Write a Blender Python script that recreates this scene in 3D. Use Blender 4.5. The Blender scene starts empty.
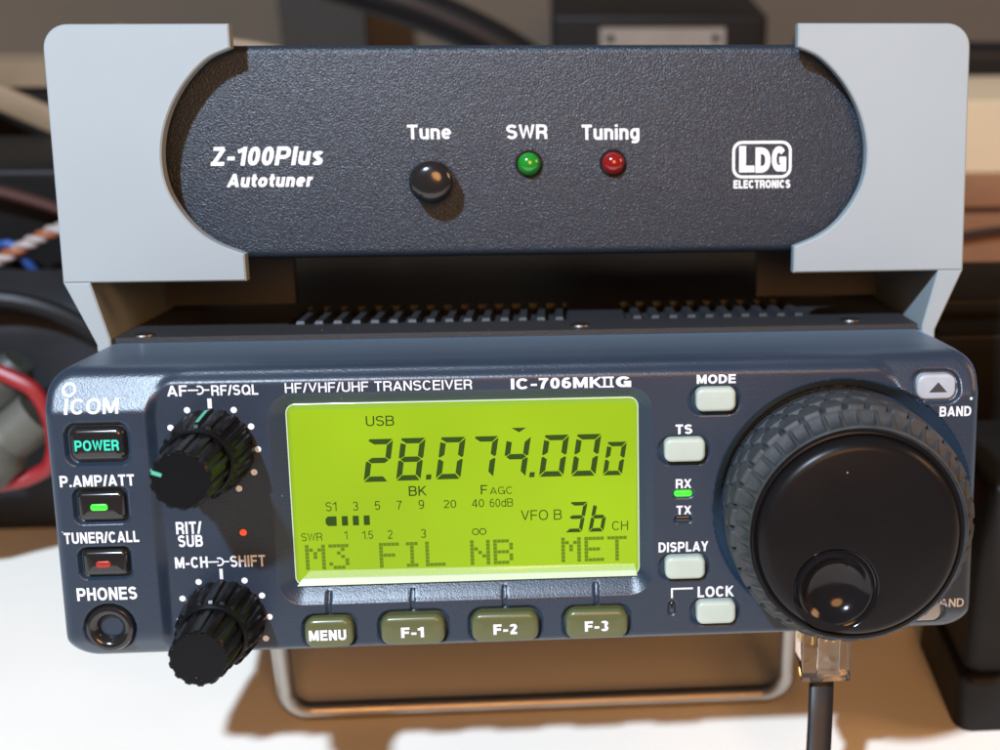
import bpy, bmesh, math, random
import numpy as np
from mathutils import Matrix, Vector

random.seed(7)
S = bpy.context.scene
COL = S.collection
MM = 0.001
TAU = math.radians(13.305)      # the radio leans back on its wire stand
HOFF = 75.22                    # height of the panel centre above the table (mm)
CT, ST = math.cos(TAU), math.sin(TAU)


def world(x, y, z):
    """front-panel coordinates in mm (x right, y up, z towards the viewer) -> world coordinates in metres"""
    Y, Z = -z, y
    return Vector((x, Y * CT + Z * ST, -Y * ST + Z * CT + HOFF)) * MM


def world_dir(x, y, z):
    Y, Z = -z, y
    return Vector((x, Y * CT + Z * ST, -Y * ST + Z * CT))


# ------------------------------------------------------------------ camera
cam_d = bpy.data.cameras.new("camera")
cam = bpy.data.objects.new("camera", cam_d)
COL.objects.link(cam)
S.camera = cam
axes = [(0.9972002524627714, -0.005417014949893372, 0.07458091201653146),
        (0.019603802924241083, 0.9814267067761702, -0.1908331997776823),
        (-0.07216195257261608, 0.1917609844976655, 0.9787851538644187)]
ax = [world_dir(*a).normalized() for a in axes]
cl = world(6.867, 72.3386, 232.7586)
cam.matrix_world = Matrix(((ax[0].x, ax[1].x, ax[2].x, cl.x),
                           (ax[0].y, ax[1].y, ax[2].y, cl.y),
                           (ax[0].z, ax[1].z, ax[2].z, cl.z),
                           (0, 0, 0, 1)))
cam_d.sensor_fit = 'HORIZONTAL'
cam_d.sensor_width = 36
cam_d.lens = 1312.417 / 1000 * 36
cam_d.shift_x = (500 - 655.691) / 1000
cam_d.shift_y = (363.535 - 375) / 1000
cam_d.clip_start = 0.01
cam_d.clip_end = 50
cam_d.dof.use_dof = True
cam_d.dof.focus_distance = 0.238
cam_d.dof.aperture_fstop = 14

# ------------------------------------------------------------------ light
S.view_settings.view_transform = 'Standard'
S.view_settings.look = 'None'
S.view_settings.exposure = 0
S.view_settings.gamma = 1
W = bpy.data.worlds.new("World")
S.world = W
W.use_nodes = True
bg = W.node_tree.nodes["Background"]
bg.inputs[0].default_value = (1.0, 0.54, 0.25, 1)
bg.inputs[1].default_value = 0.16


def area(name, pos, target, size, power, color, shape='DISK'):
    d = bpy.data.lights.new(name, 'AREA')
    d.shape = shape
    d.size = size
    d.energy = power
    d.color = color
    o = bpy.data.objects.new(name, d)
    COL.objects.link(o)
    o.location = pos
    o.rotation_euler = (target - pos).to_track_quat('-Z', 'Y').to_euler()
    return o


area("desk_lamp", world(-55 - 232, 12 + 598, 10 + 704), world(0, 20, 0), 0.045, 14.3, (0.80, 0.98, 1.20))
area("room_lamp", world(470, 230, 60), world(0, 0, 0), 0.16, 0.8, (1.0, 0.52, 0.22))

area("warm_fill", world(90, 190, 620), world(0, -40, -50), 0.26, 1.9, (1.0, 0.46, 0.16))  # warm fill added above and behind the camera to lift the shade


# ------------------------------------------------------------------ materials
def mat(name, base, rough=0.5, metal=0.0, spec=0.5, bump=0.0, bscale=1500, bdist=0.0002, var=0.0, vscale=60,
        emit=None, estr=0.0, coat=0.0, trans=0.0, ior=1.5, alpha=1.0, dust=0.0, rvar=0.0, detail=3.0, dscale=420):
    m = bpy.data.materials.new(name)
    m.use_nodes = True
    nt = m.node_tree
    N, L = nt.nodes, nt.links
    b = N["Principled BSDF"]
    b.inputs["Base Color"].default_value = (*base, 1)
    b.inputs["Roughness"].default_value = rough
    b.inputs["Metallic"].default_value = metal
    b.inputs["Specular IOR Level"].default_value = spec
    b.inputs["IOR"].default_value = ior
    b.inputs["Coat Weight"].default_value = coat
    b.inputs["Coat Roughness"].default_value = 0.08
    b.inputs["Transmission Weight"].default_value = trans
    b.inputs["Alpha"].default_value = alpha
    if emit:
        b.inputs["Emission Color"].default_value = (*emit, 1)
        b.inputs["Emission Strength"].default_value = estr
    tc = N.new("ShaderNodeTexCoord")
    src = None
    if var > 0:
        n = N.new("ShaderNodeTexNoise")
        n.inputs["Scale"].default_value = vscale
        n.inputs["Detail"].default_value = 5
        L.new(tc.outputs["Object"], n.inputs["Vector"])
        r = N.new("ShaderNodeValToRGB")
        r.color_ramp.elements[0].position = 0.3
        r.color_ramp.elements[1].position = 0.7
        r.color_ramp.elements[0].color = (*[c * (1 - var) for c in base], 1)
        r.color_ramp.elements[1].color = (*[min(1, c * (1 + var)) for c in base], 1)
        L.new(n.outputs["Fac"], r.inputs["Fac"])
        src = r.outputs["Color"]
    if dust > 0:
        v = N.new("ShaderNodeTexVoronoi")
        v.inputs["Scale"].default_value = dscale
        L.new(tc.outputs["Object"], v.inputs["Vector"])
        # speck size differs from cell to cell, and most cells carry none
        sep = N.new("ShaderNodeSeparateColor")
        L.new(v.outputs["Color"], sep.inputs["Color"])
        mr = N.new("ShaderNodeMapRange")
        mr.inputs["From Min"].default_value = 1 - dust
        mr.inputs["From Max"].default_value = 1.0
        mr.inputs["To Min"].default_value = 0.0
        mr.inputs["To Max"].default_value = 0.085
        L.new(sep.outputs["Red"], mr.inputs["Value"])
        lt = N.new("ShaderNodeMath")
        lt.operation = 'LESS_THAN'
        L.new(v.outputs["Distance"], lt.inputs[0])
        L.new(mr.outputs["Result"], lt.inputs[1])
        ml = N.new("ShaderNodeMath")
        ml.operation = 'MULTIPLY'
        ml.inputs[1].default_value = 0.75
        L.new(lt.outputs[0], ml.inputs[0])
        mx = N.new("ShaderNodeMix")
        mx.data_type = 'RGBA'
        L.new(ml.outputs[0], mx.inputs["Factor"])
        if src:
            L.new(src, mx.inputs[6])
        else:
            mx.inputs[6].default_value = (*base, 1)
        mx.inputs[7].default_value = (0.55, 0.55, 0.55, 1)
        src = mx.outputs[2]
    if src:
        L.new(src, b.inputs["Base Color"])
    if rvar > 0:
        n3 = N.new("ShaderNodeTexNoise")
        n3.inputs["Scale"].default_value = 140
        n3.inputs["Detail"].default_value = 6
        L.new(tc.outputs["Object"], n3.inputs["Vector"])
        m3 = N.new("ShaderNodeMapRange")
        m3.inputs["To Min"].default_value = max(0.02, rough - rvar)
        m3.inputs["To Max"].default_value = rough + rvar
        L.new(n3.outputs["Fac"], m3.inputs["Value"])
        L.new(m3.outputs["Result"], b.inputs["Roughness"])
    if bump > 0:
        n2 = N.new("ShaderNodeTexNoise")
        n2.inputs["Scale"].default_value = bscale
        n2.inputs["Detail"].default_value = detail
        L.new(tc.outputs["Object"], n2.inputs["Vector"])
        bp = N.new("ShaderNodeBump")
        bp.inputs["Strength"].default_value = bump
        bp.inputs["Distance"].default_value = bdist
        L.new(n2.outputs["Fac"], bp.inputs["Height"])
        L.new(bp.outputs["Normal"], b.inputs["Normal"])
    return m


M = {}
M['panel'] = mat("panel_paint", (0.015, 0.027, 0.046), 0.35, 0.0, 0.56, bump=0.5, bscale=3000, bdist=0.00010, var=0.10,
                 vscale=40, dust=0.07, rvar=0.05, dscale=520)
_b = M['panel'].node_tree.nodes['Principled BSDF']
_b.inputs['Sheen Weight'].default_value = 0.22
_b.inputs['Sheen Roughness'].default_value = 0.45
_b.inputs['Sheen Tint'].default_value = (0.38, 0.66, 1.0, 1)
M['chassis'] = mat("chassis_enamel", (0.027, 0.029, 0.032), 0.5, 0.0, 0.5, bump=0.3, bscale=1600, bdist=0.0002, dust=0.12)
M['ink'] = mat("white_ink", (0.66, 0.69, 0.72), 0.55)
M['tunercase'] = mat("wrinkle_enamel", (0.013, 0.023, 0.036), 0.37, 0.0, 0.5, bump=0.9, bscale=3300, bdist=0.00020, detail=1.5,
                     dust=0.0, rvar=0.06)
M['ink_tuner'] = mat("tuner_ink", (0.80, 0.82, 0.82), 0.5)
M['print'] = mat("printed_plastic", (0.292, 0.343, 0.362), 0.48, bump=0.06, bscale=300, bdist=0.0003, var=0.03, vscale=25)
M['brace'] = mat("shaded_printed_plastic", (0.03, 0.033, 0.038), 0.5)  # bracket plastic with the shade under the tuner put into its colour
M['blackgloss'] = mat("black_gloss", (0.012, 0.012, 0.013), 0.16, coat=0.3)
M['dimple'] = mat("dimple_black", (0.007, 0.007, 0.008), 0.13, 0.0, 0.3, dust=0.05, dscale=900)
M['blacksatin'] = mat("black_satin", (0.007, 0.0065, 0.007), 0.30, 0.0, 0.14, dust=0.06, dscale=520, rvar=0.08)
M['knob'] = mat("knob_plastic", (0.005, 0.0055, 0.0065), 0.30, 0.0, 0.16, bump=0.12, bscale=900, bdist=0.0001, dust=0.16, dscale=1100)
M['rubber'] = mat("dial_rubber", (0.030, 0.035, 0.039), 0.6, bump=0.5, bscale=1300, bdist=0.00015, var=0.3, vscale=350)
M['whitebtn'] = mat("pale_button", (0.40, 0.47, 0.41), 0.40, var=0.05, vscale=200)
M['greybtn'] = mat("grey_button", (0.36, 0.40, 0.44), 0.42, var=0.06, vscale=300)
M['olive'] = mat("olive_button", (0.085, 0.095, 0.036), 0.32, coat=0.15, bump=0.05, bscale=500)
M['darkmark'] = mat("dark_mark", (0.03, 0.035, 0.04), 0.5)
M['lcd'] = mat("lcd_backlight", (0.04, 0.06, 0.005), 0.25, spec=0.3, emit=(0.365, 0.575, 0.008), estr=0.92)
M['lcdframe'] = mat("lcd_frame_glow", (0.05, 0.09, 0.01), 0.3, spec=0.35, emit=(0.30, 0.53, 0.008), estr=0.78)
M['lcdink'] = mat("lcd_ink", (0.012, 0.032, 0.004), 0.4, spec=0.2, emit=(0.03, 0.070, 0.002), estr=0.45)
M['lcdpale'] = mat("lcd_pale_ink", (0.03, 0.06, 0.004), 0.4, spec=0.2, emit=(0.11, 0.19, 0.004), estr=0.85)
M['lcdrimglare'] = mat("rim_and_glare_plastic", (0.62, 0.72, 0.52), 0.12, spec=0.6, alpha=0.75, coat=0.6)  # for the window rim and the painted glare strip below the display
M['lcdglare'] = mat("faint_glare_plastic", (0.55, 0.70, 0.35), 0.12, spec=0.6, alpha=0.30, coat=0.5)
M['teal'] = mat("teal_glow", (0.02, 0.3, 0.22), 0.4, emit=(0.02, 0.60, 0.40), estr=0.85)
M['greenled'] = mat("green_glow", (0.02, 0.4, 0.02), 0.25, emit=(0.05, 0.72, 0.03), estr=1.0, coat=0.4)
M['redled'] = mat("red_glow", (0.22, 0.015, 0.01), 0.3, emit=(0.22, 0.015, 0.008), estr=0.7)
M['dotred'] = mat("red_point_glow", (0.4, 0.02, 0.01), 0.3, emit=(0.9, 0.08, 0.03), estr=1.0)
M['darkled'] = mat("dark_lens", (0.012, 0.014, 0.016), 0.12, coat=0.6)
M['greenlens'] = mat("green_lens", (0.008, 0.20, 0.016), 0.12, coat=0.8, emit=(0.0, 0.2, 0.0), estr=0.05)
M['redlens'] = mat("red_lens", (0.20, 0.006, 0.008), 0.12, coat=0.6)
M['mint'] = mat("mint_mark", (0.07, 0.42, 0.28), 0.45)
M['hole'] = mat("hole_black", (0.004, 0.004, 0.004), 0.6)
M['steel'] = mat("plated_steel", (0.42, 0.39, 0.35), 0.42, 1.0, rvar=0.08)
M['screw'] = mat("screw_steel", (0.20, 0.20, 0.21), 0.4, 1.0)
M['clear'] = mat("clear_plastic", (0.95, 0.95, 0.93), 0.04, trans=1.0, ior=1.5)
M['gold'] = mat("contact_gold", (0.85, 0.62, 0.25), 0.25, 1.0)
M['cable'] = mat("black_cable", (0.008, 0.008, 0.009), 0.42, 0.0, 0.3, bump=0.1, bscale=400)
M['table'] = mat("white_table", (0.86, 0.83, 0.74), 0.45, var=0.035, vscale=14, bump=0.04, bscale=700, rvar=0.08)
M['wall'] = mat("wall_paint", (0.125, 0.098, 0.070), 0.9, var=0.10, vscale=5)
M['boarddark'] = mat("dark_board", (0.03, 0.024, 0.018), 0.7, var=0.15, vscale=20)
M['blackbox'] = mat("black_powder_coat", (0.007, 0.007, 0.007), 0.5, 0.0, 0.25, bump=0.15, bscale=700, var=0.2, vscale=30, rvar=0.06)
M['padded'] = mat("charcoal_case", (0.016, 0.018, 0.021), 0.6, 0.0, 0.3, bump=0.3, bscale=250, bdist=0.0006, var=0.35, vscale=35)
M['labelgrey'] = mat("plate_label", (0.28, 0.25, 0.21), 0.5, var=0.1, vscale=60)
M['beige'] = mat("beige_board", (0.24, 0.18, 0.11), 0.6, var=0.15, vscale=40)
M['cream'] = mat("cream_card", (0.58, 0.48, 0.31), 0.7, var=0.06, vscale=20)
M['orange'] = mat("brown_card", (0.22, 0.10, 0.045), 0.7, var=0.15, vscale=30)
M['redbrown'] = mat("dark_gap", (0.05, 0.014, 0.008), 0.7)
M['red'] = mat("red_insulation", (0.26, 0.012, 0.016), 0.4)
M['plugmat'] = mat("olive_grey_plastic", (0.085, 0.087, 0.070), 0.55, var=0.3, vscale=60)
M['plugdark'] = mat("dark_plug", (0.04, 0.045, 0.04), 0.5, var=0.5, vscale=160)
M['wireblue'] = mat("blue_wire", (0.03, 0.09, 0.32), 0.4)
M['wirewhite'] = mat("white_wire", (0.42, 0.37, 0.35), 0.45)
M['wireorange'] = mat("orange_wire", (0.34, 0.11, 0.04), 0.45)
M['tan'] = mat("tan_wire", (0.40, 0.30, 0.20), 0.6)

_nt = M['lcd'].node_tree
_n = _nt.nodes.new("ShaderNodeTexNoise")
_n.inputs["Scale"].default_value = 38
_n.inputs["Detail"].default_value = 1.0
_tc = _nt.nodes.new("ShaderNodeTexCoord")
_nt.links.new(_tc.outputs["Object"], _n.inputs["Vector"])
_mr = _nt.nodes.new("ShaderNodeMapRange")
_mr.inputs["From Min"].default_value = 0.25
_mr.inputs["From Max"].default_value = 0.75
_mr.inputs["To Min"].default_value = 0.80
_mr.inputs["To Max"].default_value = 0.99
_nt.links.new(_n.outputs["Fac"], _mr.inputs["Value"])
_nt.links.new(_mr.outputs["Result"], _nt.nodes["Principled BSDF"].inputs["Emission Strength"])

# ------------------------------------------------------------------ scene graph helpers
INFO = {}       # object name -> (frame, origin)


def thing(name, label, cat, origin, frame='panel', group=None):
    """an Empty at the thing's base; children are given in the same frame (mm)"""
    o = bpy.data.objects.new(name, None)
    COL.objects.link(o)
    o.empty_display_size = 0.01
    if frame == 'panel':
        o.location = world(*origin)
        o.rotation_euler = (-TAU, 0, 0)
    else:
        o.location = Vector(origin) * MM
    o['label'] = label
    o['category'] = cat
    if group:
        o['group'] = group
    INFO[o.name] = (frame, origin)
    return o


class MB:
    def __init__(self):
        self.v, self.f = [], []

    def add(self, vs, fs):
        n = len(self.v)
        self.v += [tuple(map(float, p)) for p in vs]
        self.f += [tuple(n + i for i in f) for f in fs]
        return self

    def poly(self, pts):
        return self.add(pts, [tuple(range(len(pts)))])

    def loft(self, loops, cap0=True, cap1=True):
        n = len(loops[0])
        vs = [p for l in loops for p in l]
        fs = []
        for a in range(len(loops) - 1):
            for i in range(n):
                j = (i + 1) % n
                fs.append((a * n + i, a * n + j, (a + 1) * n + j, (a + 1) * n + i))
        if cap0:
            fs.append(tuple(range(n))[::-1])
        if cap1:
            b = (len(loops) - 1) * n
            fs.append(tuple(b + i for i in range(n)))
        return self.add(vs, fs)

    def box(self, x0, x1, y0, y1, z0, z1):
        vs = [(x, y, z) for z in (z0, z1) for y in (y0, y1) for x in (x0, x1)]
        return self.add(vs, [(0, 2, 3, 1), (4, 5, 7, 6), (0, 1, 5, 4), (2, 6, 7, 3), (0, 4, 6, 2), (1, 3, 7, 5)])

    def rbox(self, x0, x1, y0, y1, zb, zf, r, bev, steps=4, dome=0.0):
        """rounded rectangle in x-y standing from zb to zf with a rounded front edge"""
        loops = [rrect(x0, x1, y0, y1, r, zb), rrect(x0, x1, y0, y1, r, zf - bev)]
        for i in range(1, steps + 1):
            a = math.pi / 2 * i / steps
            d = bev * (1 - math.cos(a))
            loops.append(rrect(x0 + d, x1 - d, y0 + d, y1 - d, max(r - d, 0.05), zf - bev + bev * math.sin(a)))
        if dome > 0:
            for k in (1, 2, 3):
                t = k / 4
                d = bev + t * min(x1 - x0 - 2 * bev, y1 - y0 - 2 * bev) / 2 * 0.9
                loops.append(rrect(x0 + d, x1 - d, y0 + d, y1 - d, max(r - d, 0.05), zf + dome * (1 - (1 - t) ** 2)))
        return self.loft(loops)

    def lathe(self, cx, cy, prof, n=64, mod=None, cap0=True, cap1=True):
        loops = []
        for k, (r, z) in enumerate(prof):
            l = []
            for i in range(n):
                t = 2 * math.pi * i / n
                rr = r + (mod(t, k) if mod else 0)
                l.append((cx + rr * math.cos(t), cy + rr * math.sin(t), z))
            loops.append(l)
        return self.loft(loops, cap0, cap1)

    def tube(self, pts, r, n=12, cap=True, sec=None, up=None):
        P = [Vector(p) for p in pts]
        loops = []
        prev = Vector(up) if up else None
        for i, p in enumerate(P):
            t = (P[min(i + 1, len(P) - 1)] - P[max(i - 1, 0)]).normalized()
            if prev is None:
                prev = t.orthogonal()
            u = (prev - t * prev.dot(t)).normalized()
            w = t.cross(u)
            if not up:
                prev = u
            rr = r[i] if isinstance(r, (list, tuple)) else r
            l = []
            for k in range(n):
                a = 2 * math.pi * k / n
                if sec:
                    ca, sa = math.cos(a), math.sin(a)
                    q = 3.2
                    den = (abs(ca) ** q + abs(sa) ** q) ** (1 / q)
                    l.append(p + u * (sec[0] * ca / den) + w * (sec[1] * sa / den))
                else:
                    l.append(p + (u * math.cos(a) + w * math.sin(a)) * rr)
            loops.append([tuple(q) for q in l])
        return self.loft(loops, cap, cap)

    def build(self, name, m, parent=None, smooth=35, label=None, frame=None, origin=None, recalc=True):
        if parent is not None:
            frame, origin = INFO[parent.name]
        origin = origin or (0, 0, 0)
        frame = frame or 'panel'
        a = np.array(self.v, dtype=float) - np.array(origin, float)
        if frame == 'panel':
            a = np.stack([a[:, 0], -a[:, 2], a[:, 1]], 1)
        a *= MM
        me = bpy.data.meshes.new(name)
        me.from_pydata([tuple(p) for p in a], [], self.f)
        if recalc:
            bm = bmesh.new()
            bm.from_mesh(me)
            bmesh.ops.recalc_face_normals(bm, faces=bm.faces)
            bm.to_mesh(me)
            bm.free()
        me.materials.append(m)
        if smooth:
            me.polygons.foreach_set("use_smooth", [True] * len(me.polygons))
            me.set_sharp_from_angle(angle=math.radians(smooth))
        me.update()
        o = bpy.data.objects.new(name, me)
        COL.objects.link(o)
        if parent is not None:
            o.parent = parent
        else:
            if frame == 'panel':
                o.location = world(*origin)
                o.rotation_euler = (-TAU, 0, 0)
            else:
                o.location = Vector(origin) * MM
        if label:
            o['label'] = label
        INFO[o.name] = (frame, origin)
        return o


def rrect(x0, x1, y0, y1, r, z, n=7):
    r = min(r, (x1 - x0) / 2 - 1e-3, (y1 - y0) / 2 - 1e-3)
    pts = []
    for cx, cy, a0 in ((x1 - r, y1 - r, 0), (x0 + r, y1 - r, 90), (x0 + r, y0 + r, 180), (x1 - r, y0 + r, 270)):
        for i in range(n):
            a = math.radians(a0 + 90 * i / (n - 1))
            pts.append((cx + r * math.cos(a), cy + r * math.sin(a), z))
    return pts


def circle(cx, cy, r, z, n=24):
    return [(cx + r * math.cos(2 * math.pi * i / n), cy + r * math.sin(2 * math.pi * i / n), z) for i in range(n)]


def smooth_path(pts, k=8):
    """Catmull-Rom through the points"""
    P = [Vector(p) for p in pts]
    P = [P[0] * 2 - P[1]] + P + [P[-1] * 2 - P[-2]]
    out = []
    for i in range(1, len(P) - 2):
        for s in range(k):
            t = s / k
            a, b, c, d = P[i - 1], P[i], P[i + 1], P[i + 2]
            out.append(0.5 * ((2 * b) + (c - a) * t + (2 * a - 5 * b + 4 * c - d) * t * t + (3 * b - a - 3 * c + d) * t ** 3))
    out.append(P[-2])
    return [tuple(p) for p in out]


# ---- a plain grotesque alphabet drawn as strokes on a cap height of 1
def el(cx, cy, rx, ry, a0, a1, n=18, p=2.25):
    out = []
    for i in range(n + 1):
        a = math.radians(a0 + (a1 - a0) * i / n)
        c, s = math.cos(a), math.sin(a)
        k = (abs(c) ** p + abs(s) ** p) ** (-1 / p)
        out.append((cx + rx * k * c, cy + ry * k * s))
    return out


def rp(pts, r, n=7):
    """polyline with rounded inner corners"""
    out = [pts[0]]
    for i in range(1, len(pts) - 1):
        p0, p1, p2 = Vector(pts[i - 1]), Vector(pts[i]), Vector(pts[i + 1])
        a, b = (p0 - p1), (p2 - p1)
        k = min(r, a.length * (.98 if i == 1 else .49), b.length * (.98 if i == len(pts) - 2 else .49))
        a, b = p1 + a.normalized() * k, p1 + b.normalized() * k
        for j in range(n + 1):
            t = j / n
            out.append(tuple(a * (1 - t) ** 2 + p1 * (2 * t * (1 - t)) * 0.98 + b * t * t + (p1 * (2 * t * (1 - t)) * 0.02)))
    out.append(pts[-1])
    return out


WID = {'I': 0.0, '1': .42, '.': 0.0, '-': .36, '/': .30, ' ': .26, 'M': .86, 'W': .98, 'O': .80, 'C': .74, 'G': .78, 'Q': .80, 'D': .73, 'E': .64, 'F': .60, 'L': .57,
       'i': 0.0, 'l': 0.0, 't': .36, 'r': .36, 'e': .58, 'u': .56, 'n': .56, 'o': .60, 'g': .58, 's': .53, 'd': .58, 'S': .68, 'A': .76, 'V': .72, 'T': .64,
       'J': .5, 'K': .72, 'X': .7, 'Z': .64, 'a': .56}


def glyph_strokes(c, t):
    h = t / 2
    w = WID.get(c, .56 if c.isdigit() else .70)
    w = max(w, t) if c not in 'Il.i' else t
    L, R_, B, T, m, X = h, w - h, h, 1 - h, w / 2, .74
    rx, ry = m - h, .5 - h
    lx, ly = m - h, X / 2 - h
    stem = [(L, 0), (L, 1)]
    g = {
        'A': [[(L * .8, 0), (m, 1 - h * .2), (w - L * .8, 0)], [(w * .2, .29), (w * .8, .29)]],
        'B': [stem, rp([(L, T), (R_ - .03, T), (R_ - .03, .53), (L, .53)], .24), rp([(L, .53), (R_, .53), (R_, B), (L, B)], .26)],
        'C': [el(m, .5, rx, ry, 38, 322)], 'D': [stem, rp([(L, T), (R_, T), (R_, B), (L, B)], .42)],
        'E': [stem, [(L, T), (w, T)], [(L, .52), (w * .94, .52)], [(L, B), (w, B)]], 'F': [stem, [(L, T), (w, T)], [(L, .5), (w * .92, .5)]],
        'G': [el(m, .5, rx, ry, 40, 345), [(w * .52, .46), (w, .46)], [(R_, .5), (R_, 0)]], 'H': [stem, [(R_, 0), (R_, 1)], [(L, .52), (R_, .52)]],
        'I': [[(h, 0), (h, 1)]], 'K': [stem, [(w - h * .9, 1.05), (L, .36)], [(w * .36, .58), (w - h * .7, -.05)]], 'L': [stem, [(L, B), (w, B)]],
        'M': [stem, [(R_, 0), (R_, 1)], [(L + h * .2, 1.05), (m, .08)], [(R_ - h * .2, 1.05), (m, .08)]], 'N': [stem, [(R_, 0), (R_, 1)], [(L, 1.0), (R_, 0.0)]],
        'O': [el(m, .5, rx, ry, 0, 360, 32)], 'P': [stem, rp([(L, T), (R_, T), (R_, .44), (L, .44)], .27)],
        'R': [stem, rp([(L, T), (R_, T), (R_, .47), (L, .47)], .25), rp([(w * .55, .47), (R_ - .01, .42), (R_, -.02)], .2)],
        'Q': [el(m, .5, rx, ry, 0, 360, 32), [(m + .06, .26), (w, -.02)]],
        'S': [el(m, (T + .52) / 2, rx, (T - .52) / 2, 22, 250, 16, 2.0) + el(m, (B + .52) / 2, rx, (.52 - B) / 2, 70, -158, 16, 2.0)],
        'T': [[(m, 0), (m, 1)], [(0, T), (w, T)]], 'U': [rp([(L, 1), (L, B), (R_, B), (R_, 1)], rx)],
        'V': [[(L * .8, 1.03), (m, h * .2), (w - L * .8, 1.03)]],
        'W': [[(L * .8, 1.03), (w * .27, h * .2), (m, 1 - h * .4), (w * .73, h * .2), (w - L * .8, 1.03)]],
        'Y': [[(L * .8, 1.03), (m, .42), (w - L * .8, 1.03)], [(m, 0), (m, .45)]],
        'X': [[(h * .8, 0), (w - h * .8, 1)], [(h * .8, 1), (w - h * .8, 0)]],
        'Z': [[(0.02, T), (R_, T)], [(w - h * 1.2, T), (h * 1.2, B)], [(0, B), (w, B)]],
        '0': [el(m, .5, rx, ry, 0, 360, 32)], '1': [[(R_, 0), (R_, 1)], [(R_, T - .02), (0.0, .74)]],
        '2': [el(m, .70, rx, .30 - h, 165, -20, 14) + [(L + .02, B)], [(L * .6, B), (w, B)]],
        '3': [el(m, .74, rx * .92, .26 - h * .9, 160, -90, 14), el(m, .27, rx, .27 - h * .9, 90, -160, 14)],
        '4': [[(w * .74, 0), (w * .74, 1)], [(w * .70, 1), (h * .6, .3)], [(h * .3, .26), (w, .26)]],
        '5': [[(w * .18, T), (w * .95, T)], [(w * .18, 1), (w * .1, .46)], el(m, .33, rx, .33 - h, 140, -155, 16)],
        '6': [el(m, .33, rx, .33 - h, 0, 360, 24), el(m + .05, .5, rx + .05, .5 - h, 60, 180, 12)],
        '7': [[(0, T), (w, T)], rp([(w - h, T), (w * .45, .5), (w * .34, 0)], .3)],
        '8': [el(m, .75, rx * .9, .25 - h, 0, 360, 24), el(m, .27, rx, .27 - h, 0, 360, 24)],
        '9': [el(m, .67, rx, .33 - h, 0, 360, 24), el(m - .05, .5, rx + .05, .5 - h, 240, 360, 12)],
        '/': [[(h * .3, -.03), (w - h * .3, 1.03)]], '-': [[(0, .38), (w, .38)]], '.': [[(h, 0), (h, t)]],
        'u': [rp([(L, X), (L, B), (R_, B), (R_, X)], rx), [(R_, 0), (R_, X)]], 'n': [[(L, 0), (L, X)], rp([(L, 0.3), (L, X - h), (R_, X - h), (R_, 0)], rx)],
        'e': [el(m, X / 2, lx, ly, 0, 315, 20), [(L, X / 2), (R_, X / 2)]], 'i': [[(h, 0), (h, X)], [(h, 1 - t * .8), (h, 1)]], 'l': [[(h, 0), (h, 1)]],
        'o': [el(m, X / 2, lx, ly, 0, 360, 24)], 't': [rp([(w * .45, .95), (w * .45, B), (w, B)], .2), [(0, X - h), (w, X - h)]],
        'r': [[(L, 0), (L, X)], rp([(L, .35), (L, X - h), (w, X - h)], .3)],
        's': [el(m, X * .74, lx, X * .26 - h * .85, 25, 250, 12, 2.0) + el(m, X * .27, lx, X * .27 - h * .85, 70, -155, 12, 2.0)],
        'g': [el(m, X / 2, lx, ly, 0, 360, 24), rp([(R_, X), (R_, -.24 + h), (L + .02, -.24 + h)], .2)],
        'd': [el(m, X / 2, lx, ly, 0, 360, 24), [(R_, 0), (R_, 1)]],
        'a': [el(m, X / 2, lx, ly, 0, 360, 24), [(R_, 0), (R_, X)]],
    }
    return g.get(c, []), w


def text_quads(body, t, shear=0.0, gap=None):
    """list of (stroke number, quad) for a line of text"""
    out = []
    x = 0.0
    gap = (0.15 - t * .2) if gap is None else gap
    k = 0
    for c in body:
        st, w = glyph_strokes(c, t)
        lo = -.24 if c == 'g' else 0.0
        top = .74 if c in 'unegors' else 1.0
        for s in st:
            P = [Vector(p) for p in s]
            closed = (P[0] - P[-1]).length < 1e-4
            n = len(P) - (1 if closed else 0)
            rails = []
            for i in range(n):
                p = P[i]
                a = P[i - 1] if (i > 0 or closed) else None
                if i == 0 and closed:
                    a = P[n - 1]
                b = P[(i + 1) % n] if (i < n - 1 or closed) else None
                da = (p - a).normalized() if a is not None else None
                db = (b - p).normalized() if b is not None else None
                if da is None:
                    da = db
                if db is None:
                    db = da
                na, nb = Vector((-da.y, da.x)), Vector((-db.y, db.x))
                mm = na + nb
                mm = mm / max(mm.length_squared / 2, .18)
                rails.append((p + mm * (t / 2), p - mm * (t / 2)))
            if closed:
                rails.append(rails[0])
            cl = lambda v: (x + v.x + shear * v.y, min(max(v.y, lo), top))
            for i in range(len(rails) - 1):
                (a0, a1), (b0, b1) = rails[i], rails[i + 1]
                m_ = max(1, int((b0 - a0).length / .3))
                for j in range(m_):
                    u, v = j / m_, (j + 1) / m_
                    out.append((k, [cl(a0.lerp(b0, u)), cl(a1.lerp(b1, u)), cl(a1.lerp(b1, v)), cl(a0.lerp(b0, v))]))
            k = (k + 1) % 4
        x += w + gap
        k = (k + 1) % 4
    return out


def put_text(mb, body, x0, x1, y0, y1, zfun, t=0.19, shear=0.0, gap=None):
    Q = text_quads(body, t, shear, gap)
    xs = [p[0] for _, q_ in Q for p in q_]
    ys = [p[1] for _, q_ in Q for p in q_]
    lo, hi, bo, to = min(xs), max(xs), min(ys), max(ys)
    for k, q_ in Q:
        pts = [(x0 + (px - lo) / (hi - lo) * (x1 - x0), y0 + (py - bo) / (to - bo) * (y1 - y0)) for px, py in q_]
        a = np.array(pts)
        z = zfun(a[:, 0], a[:, 1]) if callable(zfun) else np.full(4, float(zfun))
        mb.poly([(p[0], p[1], float(w_) + .004 * k) for p, w_ in zip(pts, z)])


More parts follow.
